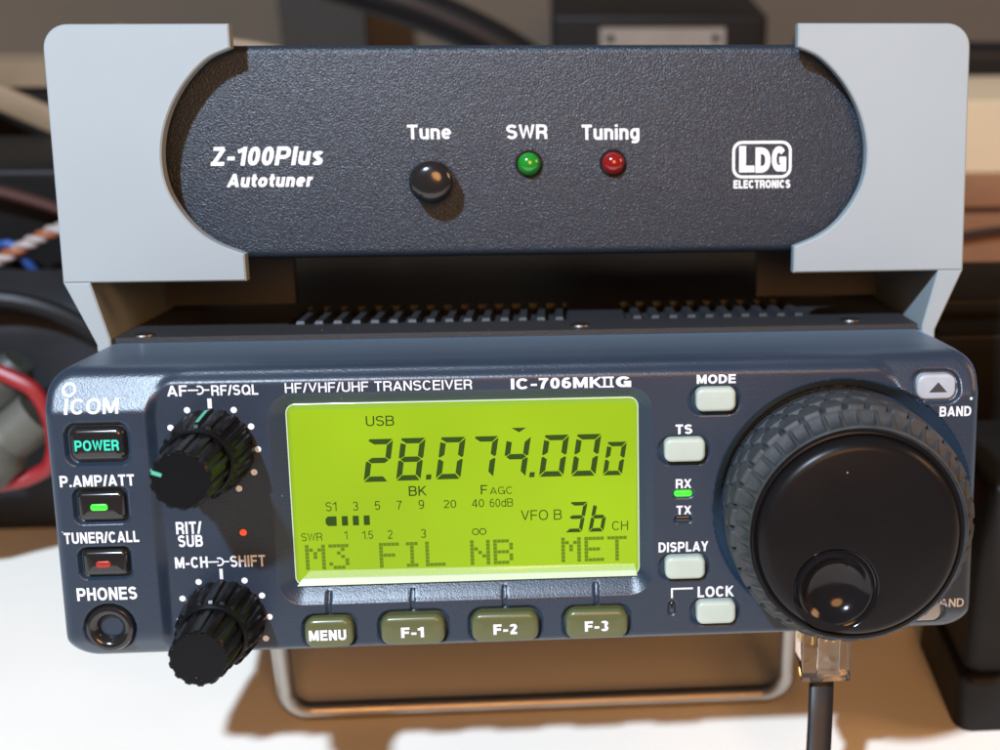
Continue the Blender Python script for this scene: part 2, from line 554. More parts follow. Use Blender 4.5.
# ------------------------------------------------------------------ setting
tb = MB()
tb.box(-900, 900, -420, 470, -25, 0)
t = tb.build("table", M['table'], None, 0, frame='world', origin=(0, 0, 0))
t['kind'] = 'structure'
wb = MB()
wb.box(-1200, 1200, 470, 500, -25, 900)
w = wb.build("wall", M['wall'], None, 0, frame='world', origin=(0, 470, 0))
w['kind'] = 'structure'


# ------------------------------------------------------------------ transceiver front panel as one relief
def sdr(x, y, x0, x1, y0, y1, r):
    cx, cy, hw, hh = (x0 + x1) / 2, (y0 + y1) / 2, (x1 - x0) / 2, (y1 - y0) / 2
    qx, qy = np.abs(x - cx) - hw + r, np.abs(y - cy) - hh + r
    return np.hypot(np.maximum(qx, 0), np.maximum(qy, 0)) + np.minimum(np.maximum(qx, qy), 0) - r


def sst(t, a, b):
    u = np.clip((t - a) / (b - a), 0, 1)
    return u * u * (3 - 2 * u)


def ramp(t, w=0.4):
    """soft ramp: 0 below zero, slope 1 above"""
    return w * np.logaddexp(0, t / w)


DIAL = (58.7, -1.1)
OUT = (-84.3, 84.3, -27.4, 27.5, 5.0)
ZC = -1.0
POCKETS = [  # x0 x1 y0 y1 corner depth
    (-80.9, -69.5, 10.3, 18.2, 2.2, 1.0), (-80.4, -70.6, -0.5, 6.4, 1.6, 1.0), (-80.4, -70.9, -10.9, -4.75, 1.6, 1.0),
    (30.2, 39.6, 16.7, 22.35, 2.4, 0.9), (24.4, 34.0, 7.35, 13.0, 2.4, 0.9), (24.4, 34.0, -15.2, -9.75, 2.4, 0.9),
    (30.3, 39.8, -24.3, -18.75, 2.4, 0.9), (71.3, 80.6, 18.2, 24.3, 2.6, 0.9), (70.6, 79.5, -25.2, -19.6, 2.6, 0.9),
    (-42.0, -31.8, -26.1, -19.5, 2.4, 0.9), (-28.1, -14.9, -26.1, -19.2, 2.6, 0.9), (-11.4, 2.5, -26.1, -19.2, 2.6, 0.9),
    (6.1, 19.2, -26.1, -19.4, 2.6, 0.9), (27.1, 31.1, 0.95, 2.6, 0.8, 0.7), (27.3, 30.9, -3.9, -2.45, 0.7, 0.7),
    (26.1, 27.75, -22.0, -19.1, 0.8, 0.7)]


def zf(x, y):
    x, y = np.asarray(x, float), np.asarray(y, float)
    # raised end columns with a broad top bevel
    zs = 0.6 - 0.49 * ramp(y - 20.0, 0.25) - 0.80 * ramp(-22.6 - y, 0.4)
    # recessed middle with a stepped top edge
    zc = ZC - 1.05 * ramp(y - 24.75, 0.2) + 0.95 * ramp(y - 25.9, 0.15) - 0.8 * ramp(y - 26.7, 0.15) - 1.1 * ramp(-25.85 - y, 0.1)
    d = sdr(x, y, -66.0, 68.9, -80, 27.9, 9.5)
    wgt = sst(-d, -0.95, 0.95)
    z = zs * (1 - wgt) + zc * wgt
    # display basin
    do, di = sdr(x, y, -45.4, 23.2, -17.5, 22.0, 4.2), sdr(x, y, -42.9, 20.9, -14.5, 19.9, 1.6)
    tt = np.clip(-do / np.maximum(-do + np.maximum(di, 0), 1e-6), 0, 1)
    tt = np.where(do > 0, 0, tt)
    z = z - 0.25 * sst(-do, -0.25, 0.2) - 2.0 * (tt ** 1.15)
    z = np.where(di < -0.05, -5.0, z)
    # index grooves above the soft keys
    for gx in (-36.9, -21.5, -4.5, 12.7):
        z = z - 0.55 * sst(-sdr(x, y, gx - 0.36, gx + 0.36, -19.6, -15.6, 0.35), -0.2, 0.16)
    # dial well
    r = np.hypot(x - DIAL[0], y - DIAL[1])
    zw = -4.6 + 1.9 * np.clip(r - 22.1, 0, None)
    z = np.minimum(z, np.where(r < 24.6, zw, 99))
    for (x0, x1, y0, y1, c, dp) in POCKETS:
        z = z - dp * sst(-sdr(x, y, x0, x1, y0, y1, c), -0.12, 0.42)
    # jack seat
    z = z - 1.0 * sst(4.7 - np.hypot(x + 75.9, y + 20.3), -0.12, 0.4)
    # rounded outer edge
    e = np.clip(-sdr(x, y, *OUT), 0, None)
    R = 2.0
    q = np.clip(R - e, 0, R)
    z = z - (R - np.sqrt(np.maximum(R * R - q * q, 0)))
    return z


radio = thing("transceiver", "blue-grey radio transceiver with lit green display and big tuning dial on a wire stand",
              "radio", (0, -29.5, -100))
H = 0.25
gx = np.arange(-84.5, 84.5 + H / 2, H)
gy = np.arange(-27.75, 27.75 + H / 2, H)
X, Y = np.meshgrid(gx, gy)
D = sdr(X, Y, *OUT)
keep = D <= 0.0
EPS = 1e-3
GX = (sdr(X + EPS, Y, *OUT) - sdr(X - EPS, Y, *OUT)) / (2 * EPS)
GY = (sdr(X, Y + EPS, *OUT) - sdr(X, Y - EPS, *OUT)) / (2 * EPS)
o_ = np.clip(D, 0, None)
X2, Y2 = X - GX * o_, Y - GY * o_
Z2 = zf(X2, Y2)
ny, nx = X.shape
idx = np.arange(nx * ny).reshape(ny, nx)
okq = keep[:-1, :-1] | keep[1:, :-1] | keep[:-1, 1:] | keep[1:, 1:]
q = np.stack([idx[:-1, :-1], idx[:-1, 1:], idx[1:, 1:], idx[1:, :-1]], -1)[okq]
used, inv = np.unique(q, return_inverse=True)
q = inv.reshape(q.shape)
V = np.stack([X2.ravel()[used], Y2.ravel()[used], Z2.ravel()[used]], 1)
pm = MB()
pm.v = V.tolist()
pm.f = [tuple(int(i) for i in f) for f in q]
# housing behind the relief
n0 = 24
l0 = rrect(*OUT, 0, n=n0)
zz = zf(np.array([p[0] for p in l0]), np.array([p[1] for p in l0]))
la = [(p[0], p[1], float(z)) for p, z in zip(l0, zz)]
lb = rrect(-84.2, 84.2, -27.5, 27.6, 5.0, -8.0, n=n0)
lc = rrect(-81.6, 81.6, -27.4, 28.3, 4.0, -22.6, n=n0)
ld = rrect(-81.2, 81.2, -27.0, 27.9, 4.0, -23.2, n=n0)
pm.loft([la, lb, lc, ld], False, True)
panel = pm.build("front_panel", M['panel'], radio, 50, recalc=False)


def lift(x, y):
    return zf(x, y) + 0.06


ink = MB()
for body, x0, x1, y0, y1, b in [
        ("P.AMP/ATT", -82.3, -69.4, 6.55, 8.65, .2), ("TUNER/CALL", -82.5, -69.4, -4.0, -1.9, .2),
        ("PHONES", -81.2, -70.6, -14.85, -12.4, .2),
        ("AF", -63.0, -59.5, 22.3, 24.3, .18), ("RF/SQL", -55.3, -47.1, 22.3, 24.2, .18), ("RIT/", -63.3, -58.7, -3.3, -0.95, .2),
        ("SUB", -63.1, -58.7, -5.75, -3.5, .2), ("M-CH", -63.95, -58.1, -9.8, -7.65, .2), ("SHIFT", -54.1, -47.8, -9.85, -7.65, .18),
        ("HF/VHF/UHF TRANSCEIVER", -42.4, -9.2, 22.5, 24.3, .14), ("IC-706MK", -2.2, 14.3, 22.3, 24.3, .2),
        ("MODE", 31.6, 38.8, 22.6, 24.3, .22), ("TS", 27.7, 30.8, 13.2, 15.05, .22), ("RX", 27.7, 30.6, 2.85, 4.65, .2),
        ("TX", 27.8, 30.6, -2.2, -0.5, .2), ("DISPLAY", 24.45, 33.8, -9.5, -7.55, .2), ("LOCK", 31.8, 38.7, -18.65, -16.5, .2),
        ("BAND", 76.6, 82.6, 15.8, 17.7, .2), ("BAND", 76.6, 82.7, -21.6, -19.9, .16)]:
    put_text(ink, body, x0, x1, y0, y1, lift, b)


def flat(mb, pts, zfun=lift):
    a = np.array(pts)
    z = zfun(a[:, 0], a[:, 1])
    mb.poly([(p[0], p[1], float(q)) for p, q in zip(pts, z)])


def bar(mb, x0, x1, y0, y1, zfun=lift):
    flat(mb, [(x0, y0), (x1, y0), (x1, y1), (x0, y1)], zfun)


def ring(mb, cx, cy, r0, r1, n=28, a0=0, a1=360, zfun=lift):
    for i in range(n):
        t0, t1 = math.radians(a0 + (a1 - a0) * i / n), math.radians(a0 + (a1 - a0) * (i + 1) / n)
        flat(mb, [(cx + r0 * math.cos(t0), cy + r0 * math.sin(t0)), (cx + r1 * math.cos(t0), cy + r1 * math.sin(t0)),
                  (cx + r1 * math.cos(t1), cy + r1 * math.sin(t1)), (cx + r0 * math.cos(t1), cy + r0 * math.sin(t1))], zfun)


# maker's wordmark: a stem with a ring for its dot, then three letters
ring(ink, -79.9, 23.85, 0.78, 1.22)
for k in range(8):
    bar(ink, -80.5, -79.9, 19.75 + k * .325, 19.75 + (k + 1) * .325)
put_text(ink, "COM", -79.4, -71.2, 19.75, 22.4, lift, .17)
# roman II and G of the model number
bar(ink, 14.55, 14.95, 22.3, 24.3)
bar(ink, 15.75, 16.15, 22.3, 24.3)
bar(ink, 14.25, 16.45, 22.3, 22.6)
bar(ink, 14.25, 16.45, 24.0, 24.3)
put_text(ink, "G", 16.8, 19.6, 22.3, 24.3, lift, .24)
# concentric-knob symbols
for cx, cy, w0 in ((-57.4, 23.35, 1), (-56.05, -8.75, 1)):
    ring(ink, cx, cy, 0.55, 0.86, 20, -120, 120)
    bar(ink, cx - 2.0, cx - 0.1, cy - 0.14, cy + 0.14)
    bar(ink, cx + 0.86, cx + 1.8, cy - 0.14, cy + 0.14)
for dots in ([(-59.75, 19.75), (-51.6, 19.6), (-62.85, 16.6), (-48.75, 16.5), (-47.8, 12.25), (-63.9, 12.2), (-48.75, 8.0), (-51.6, 5.0)],
             [(-60.0, -12.5), (-51.75, -12.5), (-63.1, -15.6), (-48.8, -15.5), (-47.7, -19.7), (-63.9, -19.8), (-48.6, -23.9)]):
    for x, y in dots:
        flat(ink, [(p[0], p[1]) for p in circle(x, y, 0.58, 0, 16)])
bar(ink, -56.1, -55.35, 19.8, 21.8)
bar(ink, -56.15, -55.55, -12.1, -10.1)
# bracket line from LOCK to its lamp
bar(ink, 26.75, 27.1, -18.6, -16.95)
bar(ink, 26.75, 30.9, -16.95, -16.6)
flat(ink, [(p[0], p[1]) for p in circle(82.5, 19.1, 0.3, 0, 8)])
ink.build("lettering", M['ink'], panel, 0, recalc=False)


# ---- display
lcd = MB()
lcd.poly(rrect(-42.3, 20.4, -14.4, 18.8, 1.0, -3.52))
display = lcd.build("display", M['lcd'], radio, 0)
fr = MB()
for a, b_, z0, z1 in ((rrect(-42.95, 20.95, -14.6, 19.95, 1.6, -3.2), rrect(-42.3, 20.4, -14.4, 18.8, 1.0, -3.515), 0, 0),):
    fr.loft([a, b_], False, False)
fr.build("display_frame", M['lcdframe'], display, 0, recalc=False)
we = MB()
we.loft([[(-41.7, -13.3, -3.49), (-42.6, -14.45, -3.49), (-42.6, -14.45, -2.35), (-41.7, -13.3, -2.95)],
         [(20.3, -13.5, -3.49), (20.5, -14.45, -3.49), (20.5, -14.45, -2.35), (20.3, -13.5, -2.85)]])
we.build("pale_glare_strip", M['lcdrimglare'], display, 0)  # whitish strip standing in for glare along the window's bottom
we = MB()
we.loft([[(-40.3, -11.9, -3.44), (-41.7, -13.29, -3.44), (-41.7, -13.29, -2.95)],
         [(20.0, -12.4, -3.44), (20.3, -13.49, -3.44), (20.3, -13.49, -2.85)]])
we.build("faint_glare_strip", M['lcdglare'], display, 0)  # fainter upper part of the glare, painted as a translucent wedge
rim_ = rrect(-42.9, 20.9, -14.5, 19.9, 1.6, -3.1, 6)
we = MB()
we.tube(rim_ + [rim_[0]], 0.16, 6)
we.build("window_rim", M['lcdrimglare'], display, 60)

seg = MB()
ZL = -3.47
SEGS = {'0': 'abcdef', '2': 'abged', '3': 'abgcd', '4': 'fgbc', '6': 'afgedc', 'b': 'fgedc', '7': 'abc', '8': 'abcdefg'}


def digit(ch, x0, x1, y0, y1, th, slant=0.16):
    h = y1 - y0
    s = slant * h
    w_ = (x1 - x0) - s
    g = 0.09 * th * 1.4
    m = h / 2

    def pt(u, v):
        return (x0 + u + s * v / h, y0 + v, ZL)
    shp = {
        'a': [(g, h), (w_ - g, h), (w_ - th, h - th), (th * 1.1, h - th), (g * .4, h - th * .35)],
        'd': [(g, 0), (w_ - g, 0), (w_ - th, th), (th, th)],
        'g': [(th * .35, m), (th, m + th / 2), (w_ - th, m + th / 2), (w_ - th * .35, m), (w_ - th, m - th / 2), (th, m - th / 2)],
        'f': [(0, h - th * .9), (th, h - th - g * 1.6), (th, m + th * .5 + g), (th * .3, m + g * 1.2), (0, m + th * .3)],
        'e': [(0, g * 2), (th, th + g * 1.6), (th, m - th * .5 - g), (th * .3, m - g * 1.2), (0, m - th * .3)],
        'b': [(w_, h - g * 2), (w_ - th, h - th - g * 1.6), (w_ - th, m + th * .5 + g), (w_ - th * .3, m + g * 1.2), (w_, m + th * .3)],
        'c': [(w_, g * 2), (w_ - th, th + g * 1.6), (w_ - th, m - th * .5 - g), (w_ - th * .3, m - g * 1.2), (w_, m - th * .3)]}
    for k in SEGS[ch]:
        seg.poly([pt(*p) for p in shp[k]])


for ch, x0, x1, y0, y1 in [('2', -29.75, -24.0, 4.9, 13.0), ('8', -23.85, -18.1, 5.0, 13.05), ('0', -16.6, -10.8, 5.05, 13.05),
                           ('7', -10.4, -4.8, 5.1, 13.05), ('4', -4.5, 1.15, 5.05, 13.0), ('0', 2.4, 8.2, 5.05, 13.0), ('0', 8.35, 14.15, 5.0, 13.0)]:
    digit(ch, x0, x1, y0, y1, 1.02)
digit('0', 14.25, 18.85, 5.0, 11.4, 0.86)
digit('3', 7.1, 11.4, -5.9, 0.0, 0.72, 0.2)
digit('b', 11.4, 15.4, -5.9, -0.05, 0.72, 0.2)
for x, y in ((-17.85, 5.55), (1.15, 5.5)):
    seg.poly([(x - .55, y - .48, ZL), (x + .4, y - .48, ZL), (x + .55, y + .48, ZL), (x - .4, y + .48, ZL)])
seg.poly([(-2.4, 14.5, ZL), (-1.05, 13.65, ZL), (0.3, 14.5, ZL)])
for x0, x1 in ((-37.0, -35.0), (-34.05, -32.95), (-32.05, -30.95), (-30.05, -28.95)):
    if x0 < -36:
        seg.poly([(x0 + .45, -3.35, ZL), (x1, -3.35, ZL), (x1, -1.5, ZL), (x0 + .45, -1.5, ZL), (x0, -1.95, ZL), (x0, -2.9, ZL)])
    else:
        seg.poly([(x0, -3.35, ZL), (x1, -3.35, ZL), (x1, -1.5, ZL), (x0, -1.5, ZL)])
for body, x0, x1, y0, y1, b in [("USB", -28.8, -23.7, 15.45, 17.35, .12), ("BK", -21.6, -18.3, 2.0, 3.9, .135), ("F", -8.4, -7.2, 1.95, 3.75, .135),
                                ("AGC", -6.7, -2.6, 1.9, 3.35, .105), ("S1", -36.85, -34.9, -.5, 1.25, .105), ("3", -31.9, -30.95, -.5, 1.2, .105),
                                ("5", -27.9, -26.95, -.5, 1.2, .105), ("7", -23.9, -22.95, -.55, 1.15, .105), ("9", -19.9, -18.9, -.55, 1.2, .105),
                                ("20", -15.3, -13.0, -.5, 1.05, .105), ("40", -10.1, -7.85, -.5, 1.05, .105), ("60dB", -6.8, -2.5, -.55, 1.05, .105),
                                ("SWR", -41.6, -37.8, -6.15, -4.6, .105), ("1", -33.8, -33.2, -5.95, -4.4, .105), ("1.5", -30.55, -28.5, -6.05, -4.5, .105),
                                ("2", -25.8, -24.95, -6.15, -4.45, .105), ("3", -19.7, -18.75, -6.15, -4.45, .105),
                                ("VFO B", -1.1, 6.5, -3.35, -1.35, .105), ("CH", 15.9, 18.9, -5.75, -3.95, .105)]:
    put_text(seg, body, x0, x1, y0, y1, ZL, b)
zl = lambda x, y: np.full_like(np.asarray(x, float), ZL)
ring(seg, -9.6, -5.25, 0.48, 0.66, 20, zfun=zl)
ring(seg, -8.25, -5.25, 0.48, 0.66, 20, zfun=zl)
seg.build("display_segments", M['lcdink'], display, 0, recalc=False)

dm = MB()
DOT = {'M': ["10001", "11011", "10101", "10101", "10001", "10001", "10001"], '3': ["11111", "00010", "00100", "00010", "00001", "10001", "01110"],
       'F': ["11111", "10000", "10000", "11110", "10000", "10000", "10000"], 'I': ["01110", "00100", "00100", "00100", "00100", "00100", "01110"],
       'L': ["10000", "10000", "10000", "10000", "10000", "10000", "11111"], 'N': ["10001", "10001", "11001", "10101", "10011", "10001", "10001"],
       'B': ["11110", "10001", "10001", "11110", "10001", "10001", "11110"], 'E': ["11111", "10000", "10000", "11110", "10000", "10000", "11111"],
       'T': ["11111", "00100", "00100", "00100", "00100", "00100", "00100"]}
for ch, x0 in (('M', -41.05), ('3', -36.75), ('F', -27.5), ('I', -23.3), ('L', -19.0), ('N', -10.7), ('B', -6.4), ('M', 6.3), ('E', 10.65), ('T', 14.95)):
    for r_, row in enumerate(DOT[ch]):
        for c_, on in enumerate(row):
            if on == '1':
                xx, yy = x0 + c_ * 0.745, -6.9 - r_ * 0.7
                dm.poly([(xx, yy - .63, ZL), (xx + .68, yy - .63, ZL), (xx + .68, yy, ZL), (xx, yy, ZL)])
dm.build("display_dots", M['lcdpale'], display, 0, recalc=False)


# ---- buttons
def button(name, x0, x1, y0, y1, zfr, m, r=1.2, bev=0.7, dome=0.15, label=None, zb=-3.2):
    b = MB().rbox(x0, x1, y0, y1, zb, zfr, r, bev, 5, dome)
    return b.build(name, m, radio, 40, label)


def legend(btn, body, x0, x1, y0, y1, z, m, bold=.2):
    mb = MB()
    put_text(mb, body, x0, x1, y0, y1, z, bold)
    return mb.build("legend", m, btn, 0, recalc=False)


pb = button("power_button", -80.1, -70.3, 11.2, 17.4, 1.0, M['blackgloss'], 1.6, 1.3, .1, "black power button with glowing teal word")
legend(pb, "POWER", -79.0, -71.4, 13.2, 15.15, 1.14, M['teal'], .19)
for x0, x1, y0, y1, led, nm in ((-79.7, -71.3, 0.2, 5.7, 'greenled', "black preamplifier button with lit green bar"),
                                (-79.7, -71.6, -10.2, -5.25, 'redled', "black tuner button with dim red bar")):
    bb = button("indicator_button", x0, x1, y0, y1, 1.0, M['blackgloss'], 1.1, 1.1, .1, nm)
    cx, cy = (x0 + x1) / 2 - .25, (y0 + y1) / 2 - .15
    hw = 1.5 if led == 'greenled' else 1.3
    MB().rbox(cx - hw, cx + hw, cy - .62, cy + .62, .9, 1.32, .5, .2, 3).build("indicator_lamp", M[led], bb, 40)
for x0, x1, y0, y1 in ((31.4, 38.7, 17.6, 22.0), (25.55, 33.1, 8.2, 12.65), (25.6, 33.1, -14.5, -10.1), (31.5, 38.9, -23.6, -19.1)):
    button("push_button", x0, x1, y0, y1, 0.55, M['whitebtn'], 1.3, .75, 0.0)
for (x0, x1, y0, y1, up) in ((72.4, 79.7, 18.9, 23.6, 1), (71.6, 78.5, -24.5, -20.3, -1)):
    bb = button("band_button", x0, x1, y0, y1, 0.1, M['greybtn'], 1.7, .5, 0.0)
    cx, cy = (x0 + x1) / 2 + .3, (y0 + y1) / 2
    MB().poly([(cx - 1.7, cy - .95 * up, .15), (cx + 1.7, cy - .95 * up, .15), (cx, cy + .95 * up, .15)]).build("arrow", M['darkmark'], bb, 0)
for body, x0, x1, tx0, tx1 in (("MENU", -41.3, -32.4, -40.4, -33.6), ("F-1", -27.4, -15.6, -23.6, -19.4), ("F-2", -10.7, 1.8, -6.6, -2.2),
                               ("F-3", 6.8, 18.5, 10.4, 14.8)):
    bb = button("function_button", x0, x1, -25.7, -19.95, 0.6, M['olive'], 1.9, 1.0, .12)
    legend(bb, body, tx0, tx1, -24.0, -21.95, 0.83, M['ink'], .23)
# small lamps
MB().rbox(27.4, 30.8, 1.15, 2.4, -2.5, -1.0, .6, .3, 3).build("receive_lamp", M['greenled'], radio, 40, "lit green receive lamp")
MB().rbox(27.6, 30.6, -3.75, -2.6, -2.5, -1.25, .5, .3, 3).build("transmit_lamp", M['darkled'], radio, 40, "unlit dark transmit lamp")
MB().rbox(26.35, 27.5, -21.8, -19.35, -2.5, -1.2, .5, .3, 3).build("lock_lamp", M['darkled'], radio, 40)
MB().lathe(-51.4, -3.3, [(.62, -1.6), (.62, -.9), (.45, -.72), (.2, -.65)], 20).build("fine_tuning_lamp", M['dotred'], radio, 40)
# headphone jack
jk = MB().lathe(-75.9, -20.3, [(4.35, -1.2), (4.35, .4), (4.1, .95), (3.6, 1.15), (3.0, 1.0), (2.3, .4), (1.95, -.4), (1.9, -6)], 48, None, False, False)
jack = jk.build("headphone_jack", M['blackgloss'], radio, 40)
MB().poly(circle(-75.9, -20.3, 1.95, -4.5)).build("socket_hole", M['hole'], jack, 0)


# ---- concentric knobs
def knob(cx, cy, ztop, mark_in, mark_out, seed):
    rnd = random.Random(seed)
    zl_ = ztop * 0.47

    def ridge(t, k):
        c = math.cos(t * 20)
        return 0.28 * max(-1, min(1, c * 2.2)) if 0 < k < 5 else 0
    lo = MB().lathe(cx, cy, [(7.3, -2.2), (7.3, 0.2), (7.2, 1.0), (6.7, zl_ - 1.5), (6.45, zl_ - .8), (6.25, zl_ - .5), (6.1, zl_), (5.7, zl_ + .35), (5.3, zl_ + .1)],
                    240, ridge, True, True)
    k = lo.build("outer_knob", M['knob'], radio, 28)

    def flute(t, j):
        c = math.cos(t * 14)
        return -0.42 * (1 - max(0, min(1, 0.5 - c * 1.6))) if 0 < j < 4 else (-.3 * (1 - max(0, min(1, .5 - c * 1.6))) if 3 < j < 7 else 0)
    up = MB().lathe(cx, cy, [(5.3, zl_ - .3), (5.55, zl_ + .2), (5.4, (zl_ + ztop) / 2), (5.25, ztop - 1.2), (5.15, ztop - .75), (5.15, ztop - .35), (4.95, ztop - .08), (4.6, ztop)],
                    224, flute, True, True)
    u = up.build("inner_knob", M['knob'], radio, 28)
    # shallow disc of the tip
    if mark_out is not None:
        a = math.radians(mark_out)
        m = MB()
        pts = []
        for rr, ww in ((3.2, .32), (5.1, .38)):
            pts.append((rr, ww))
        ca, sa = math.cos(a), math.sin(a)
        P2 = lambda r, w_: (cx + r * ca - w_ * sa, cy + r * sa + w_ * ca)
        m.loft([[(*P2(3.1, -.3), ztop + .03), (*P2(4.75, -.33), ztop + .02), (*P2(5.22, -.33), ztop - .9)],
                [(*P2(3.1, .3), ztop + .03), (*P2(4.75, .33), ztop + .02), (*P2(5.22, .33), ztop - .9)]], False, False)
        # a strip: drop the closing face by keeping three rails only
        m.f = [f for f in m.f if not (0 in f and 2 in f)]
        m.build("pointer", M['mint'], u, 0, recalc=False)
    if mark_in is not None:
        a = math.radians(mark_in)
        ca, sa = math.cos(a), math.sin(a)
        P2 = lambda r, w_: (cx + r * ca - w_ * sa, cy + r * sa + w_ * ca)
        m = MB().poly([(*P2(7.62, -.3), 1.2), (*P2(7.62, .3), 1.2), (*P2(7.08, .3), zl_ - 1.4), (*P2(7.08, -.3), zl_ - 1.4)])
        m.build("pointer", M['mint'], k, 0, recalc=False)


knob(-55.75, 12.55, 20.0, 90, 160, 1)
knob(-55.85, -19.75, 17.3, None, None, 2)

# ---- main dial: rubber grip with raised blocks, face with finger dimple
cx, cy = DIAL
nt_, zs_ = 960, np.concatenate([np.linspace(-4, 10.9, 72), np.linspace(11.2, 15.4, 20)])
dl = MB()
TH = np.arange(nt_) * 2 * math.pi / nt_
loops = []
for z in zs_:
    if z <= 10.95:
        base = 21.55 - 0.5 * max(0.0, 1.5 - z) / 5.5
        nb = 34
        row = math.floor((z + 5.4) / 5.4)
        ph = (TH * nb / (2 * math.pi) + 0.5 * (row % 2)) % 1.0
        u = np.abs(ph - 0.5) * 2                       # 0 at block middle, 1 at its edge
        v = abs(((z + 5.4) / 5.4) % 1.0 - 0.5) * 2
        hexd = np.maximum(u * 0.80 + 0.34 * v, v * 0.97)
        rr = base + 0.85 * sst(0.92 - hexd, 0.0, 0.13) - 0.03 * max(z - 6, 0)
        rr = rr - 0.5 * sst(np.full(nt_, z), 10.0, 10.8)
    else:
        tt = (z - 11.2) / 4.2
        ph = (TH * 42 / (2 * math.pi)) % 1.0
        rib = sst(0.15 - np.abs(ph - 0.5), 0.0, 0.06)
        rr = 21.55 - 2.0 * tt + 0.0 * TH
        dep = 0.85 * math.sin(math.pi * min(max((tt - .02) / .9, 0), 1))
        rr = rr - dep * (1 - rib)
    loops.append([(cx + r * math.cos(t_), cy - 0.4 + r * math.sin(t_), float(z)) for r, t_ in zip(rr, TH)])
for r_, z_ in ((19.45, 15.6), (19.25, 15.3), (18.8, 15.0)):
    loops.append([(cx - 0.15 + r_ * math.cos(t_), cy - 0.6 + r_ * math.sin(t_), z_) for t_ in TH])
dl.loft(loops, True, False)
grip = dl.build("dial_grip", M['rubber'], radio, 60)
dx, dy = 54.2, -10.9
# face: disc mesh with the dimple cut out, so the bowl sits below it
fc = MB()
rim = [(19.15, 15.2), (18.95, 15.6), (18.65, 15.7), (18.3, 15.5), (18.15, 15.35), (18.05, 15.9), (17.75, 16.55), (17.2, 17.1), (16.6, 17.45), (16.0, 17.6)]
n = 128
lo_ = []
for r_, z_ in rim:
    lo_.append([(cx - 0.25 + r_ * math.cos(2 * math.pi * i / n), cy - 0.75 + r_ * math.sin(2 * math.pi * i / n), z_) for i in range(n)])
# flat part bridges outer circle to the dimple circle, matched by angle about the dimple centre
inner = []
for (px, py, pz) in lo_[-1]:
    a = math.atan2(py - dy, px - dx)
    inner.append((dx + 7.7 * math.cos(a), dy + 7.7 * math.sin(a), 17.6))
lo_.append(inner)
dprof = [(7.55, 16.05), (7.3, 15.6), (7.0, 15.5), (6.85, 15.75), (6.6, 16.1), (6.25, 16.15), (5.95, 15.9), (5.4, 15.2), (4.6, 14.5), (3.6, 13.95), (2.4, 13.6), (1.2, 13.42), (0.3, 13.4)]
fc.loft(lo_, False, False)
face = fc.build("dial_face", M['blacksatin'], grip, 40)
bw = MB()
bl = [[(dx + 7.7 * math.cos(2 * math.pi * i / n), dy + 7.7 * math.sin(2 * math.pi * i / n), 17.6) for i in range(n)]]
for r_, z_ in dprof:
    bl.append([(dx + r_ * math.cos(2 * math.pi * i / n), dy + r_ * math.sin(2 * math.pi * i / n), z_ + 1.45) for i in range(n)])
bw.loft(bl, False, True)
bw.build("finger_dimple", M['dimple'], grip, 40)

# ---- chassis with louvred lid
ch = MB()
ch.rbox(-79.6, 79.6, -27.4, 27.9, -200, -23.6, 1.5, .6, 3)
TOP0, TOP1 = 27.9, 28.95
ch.box(-79.2, 79.2, TOP0 + .02, TOP1, -38.0, -25.2)
ch.box(-79.2, 79.2, TOP0 + .02, TOP1, -198, -62.0)
for x0, x1 in ((-79.2, -49.0), (8.5, 20.5), (58.5, 79.2)):
    ch.box(x0, x1, TOP0 + .02, TOP1, -62.02, -37.98)
for xs, cnt in ((-49.0, 15), (20.5, 10)):
    for i in range(cnt):
        x = xs + 1.4 + 3.8 * i
        ch.loft([[(x, TOP0, -62), (x + 2.2, TOP0, -62), (x + 1.9, TOP1 + .5, -62), (x + .5, TOP1 + .5, -62)],
                 [(x, TOP0, -37.9), (x + 2.2, TOP0, -37.9), (x + 1.9, TOP1 + .5, -38.8), (x + .5, TOP1 + .5, -38.8)]])
chassis = ch.build("chassis", M['chassis'], radio, 30)
for sx, sz in ((10.9, -30.5), (66.6, -31.0), (-74.5, -27.6)):
    s = MB()
    vs = [[(sx + r_ * math.cos(a), y_, sz + r_ * math.sin(a)) for a in [2 * math.pi * i / 24 for i in range(24)]] for r_, y_ in ((2.1, 28.9), (2.0, 29.25), (1.4, 29.45), (.6, 29.4))]
    s.loft(vs)
    s.build("screw", M['screw'], chassis, 40)
for sx in (-60, 60):
    MB().box(sx - 8, sx + 8, -30.0, -27.4, -197, -183).build("foot", M['rubber'], radio, 0)
# wire stand under the front
bl_ = [(-55.4, -26.5, -38), (-55.9, -40, -43), (-56.4, -55, -49.2)]
for i in range(7):
    a = math.pi + math.pi / 2 * i / 6
    bl_.append((-56.6 + 6 + 6 * math.cos(a), -62.9 + 6 + 6 * math.sin(a), -49.8 - 2.2 * (i / 6)))
for i in range(7):
    a = 1.5 * math.pi + math.pi / 2 * i / 6
    bl_.append((57.9 - 6 + 6 * math.cos(a), -62.9 + 6 + 6 * math.sin(a), -52.0 + 2.2 * (i / 6)))
bl_ += [(57.7, -55, -49.2), (57.2, -40, -43), (56.7, -26.5, -38)]
MB().tube(bl_, 2.1, 16).build("wire_stand", M['steel'], radio, 60)


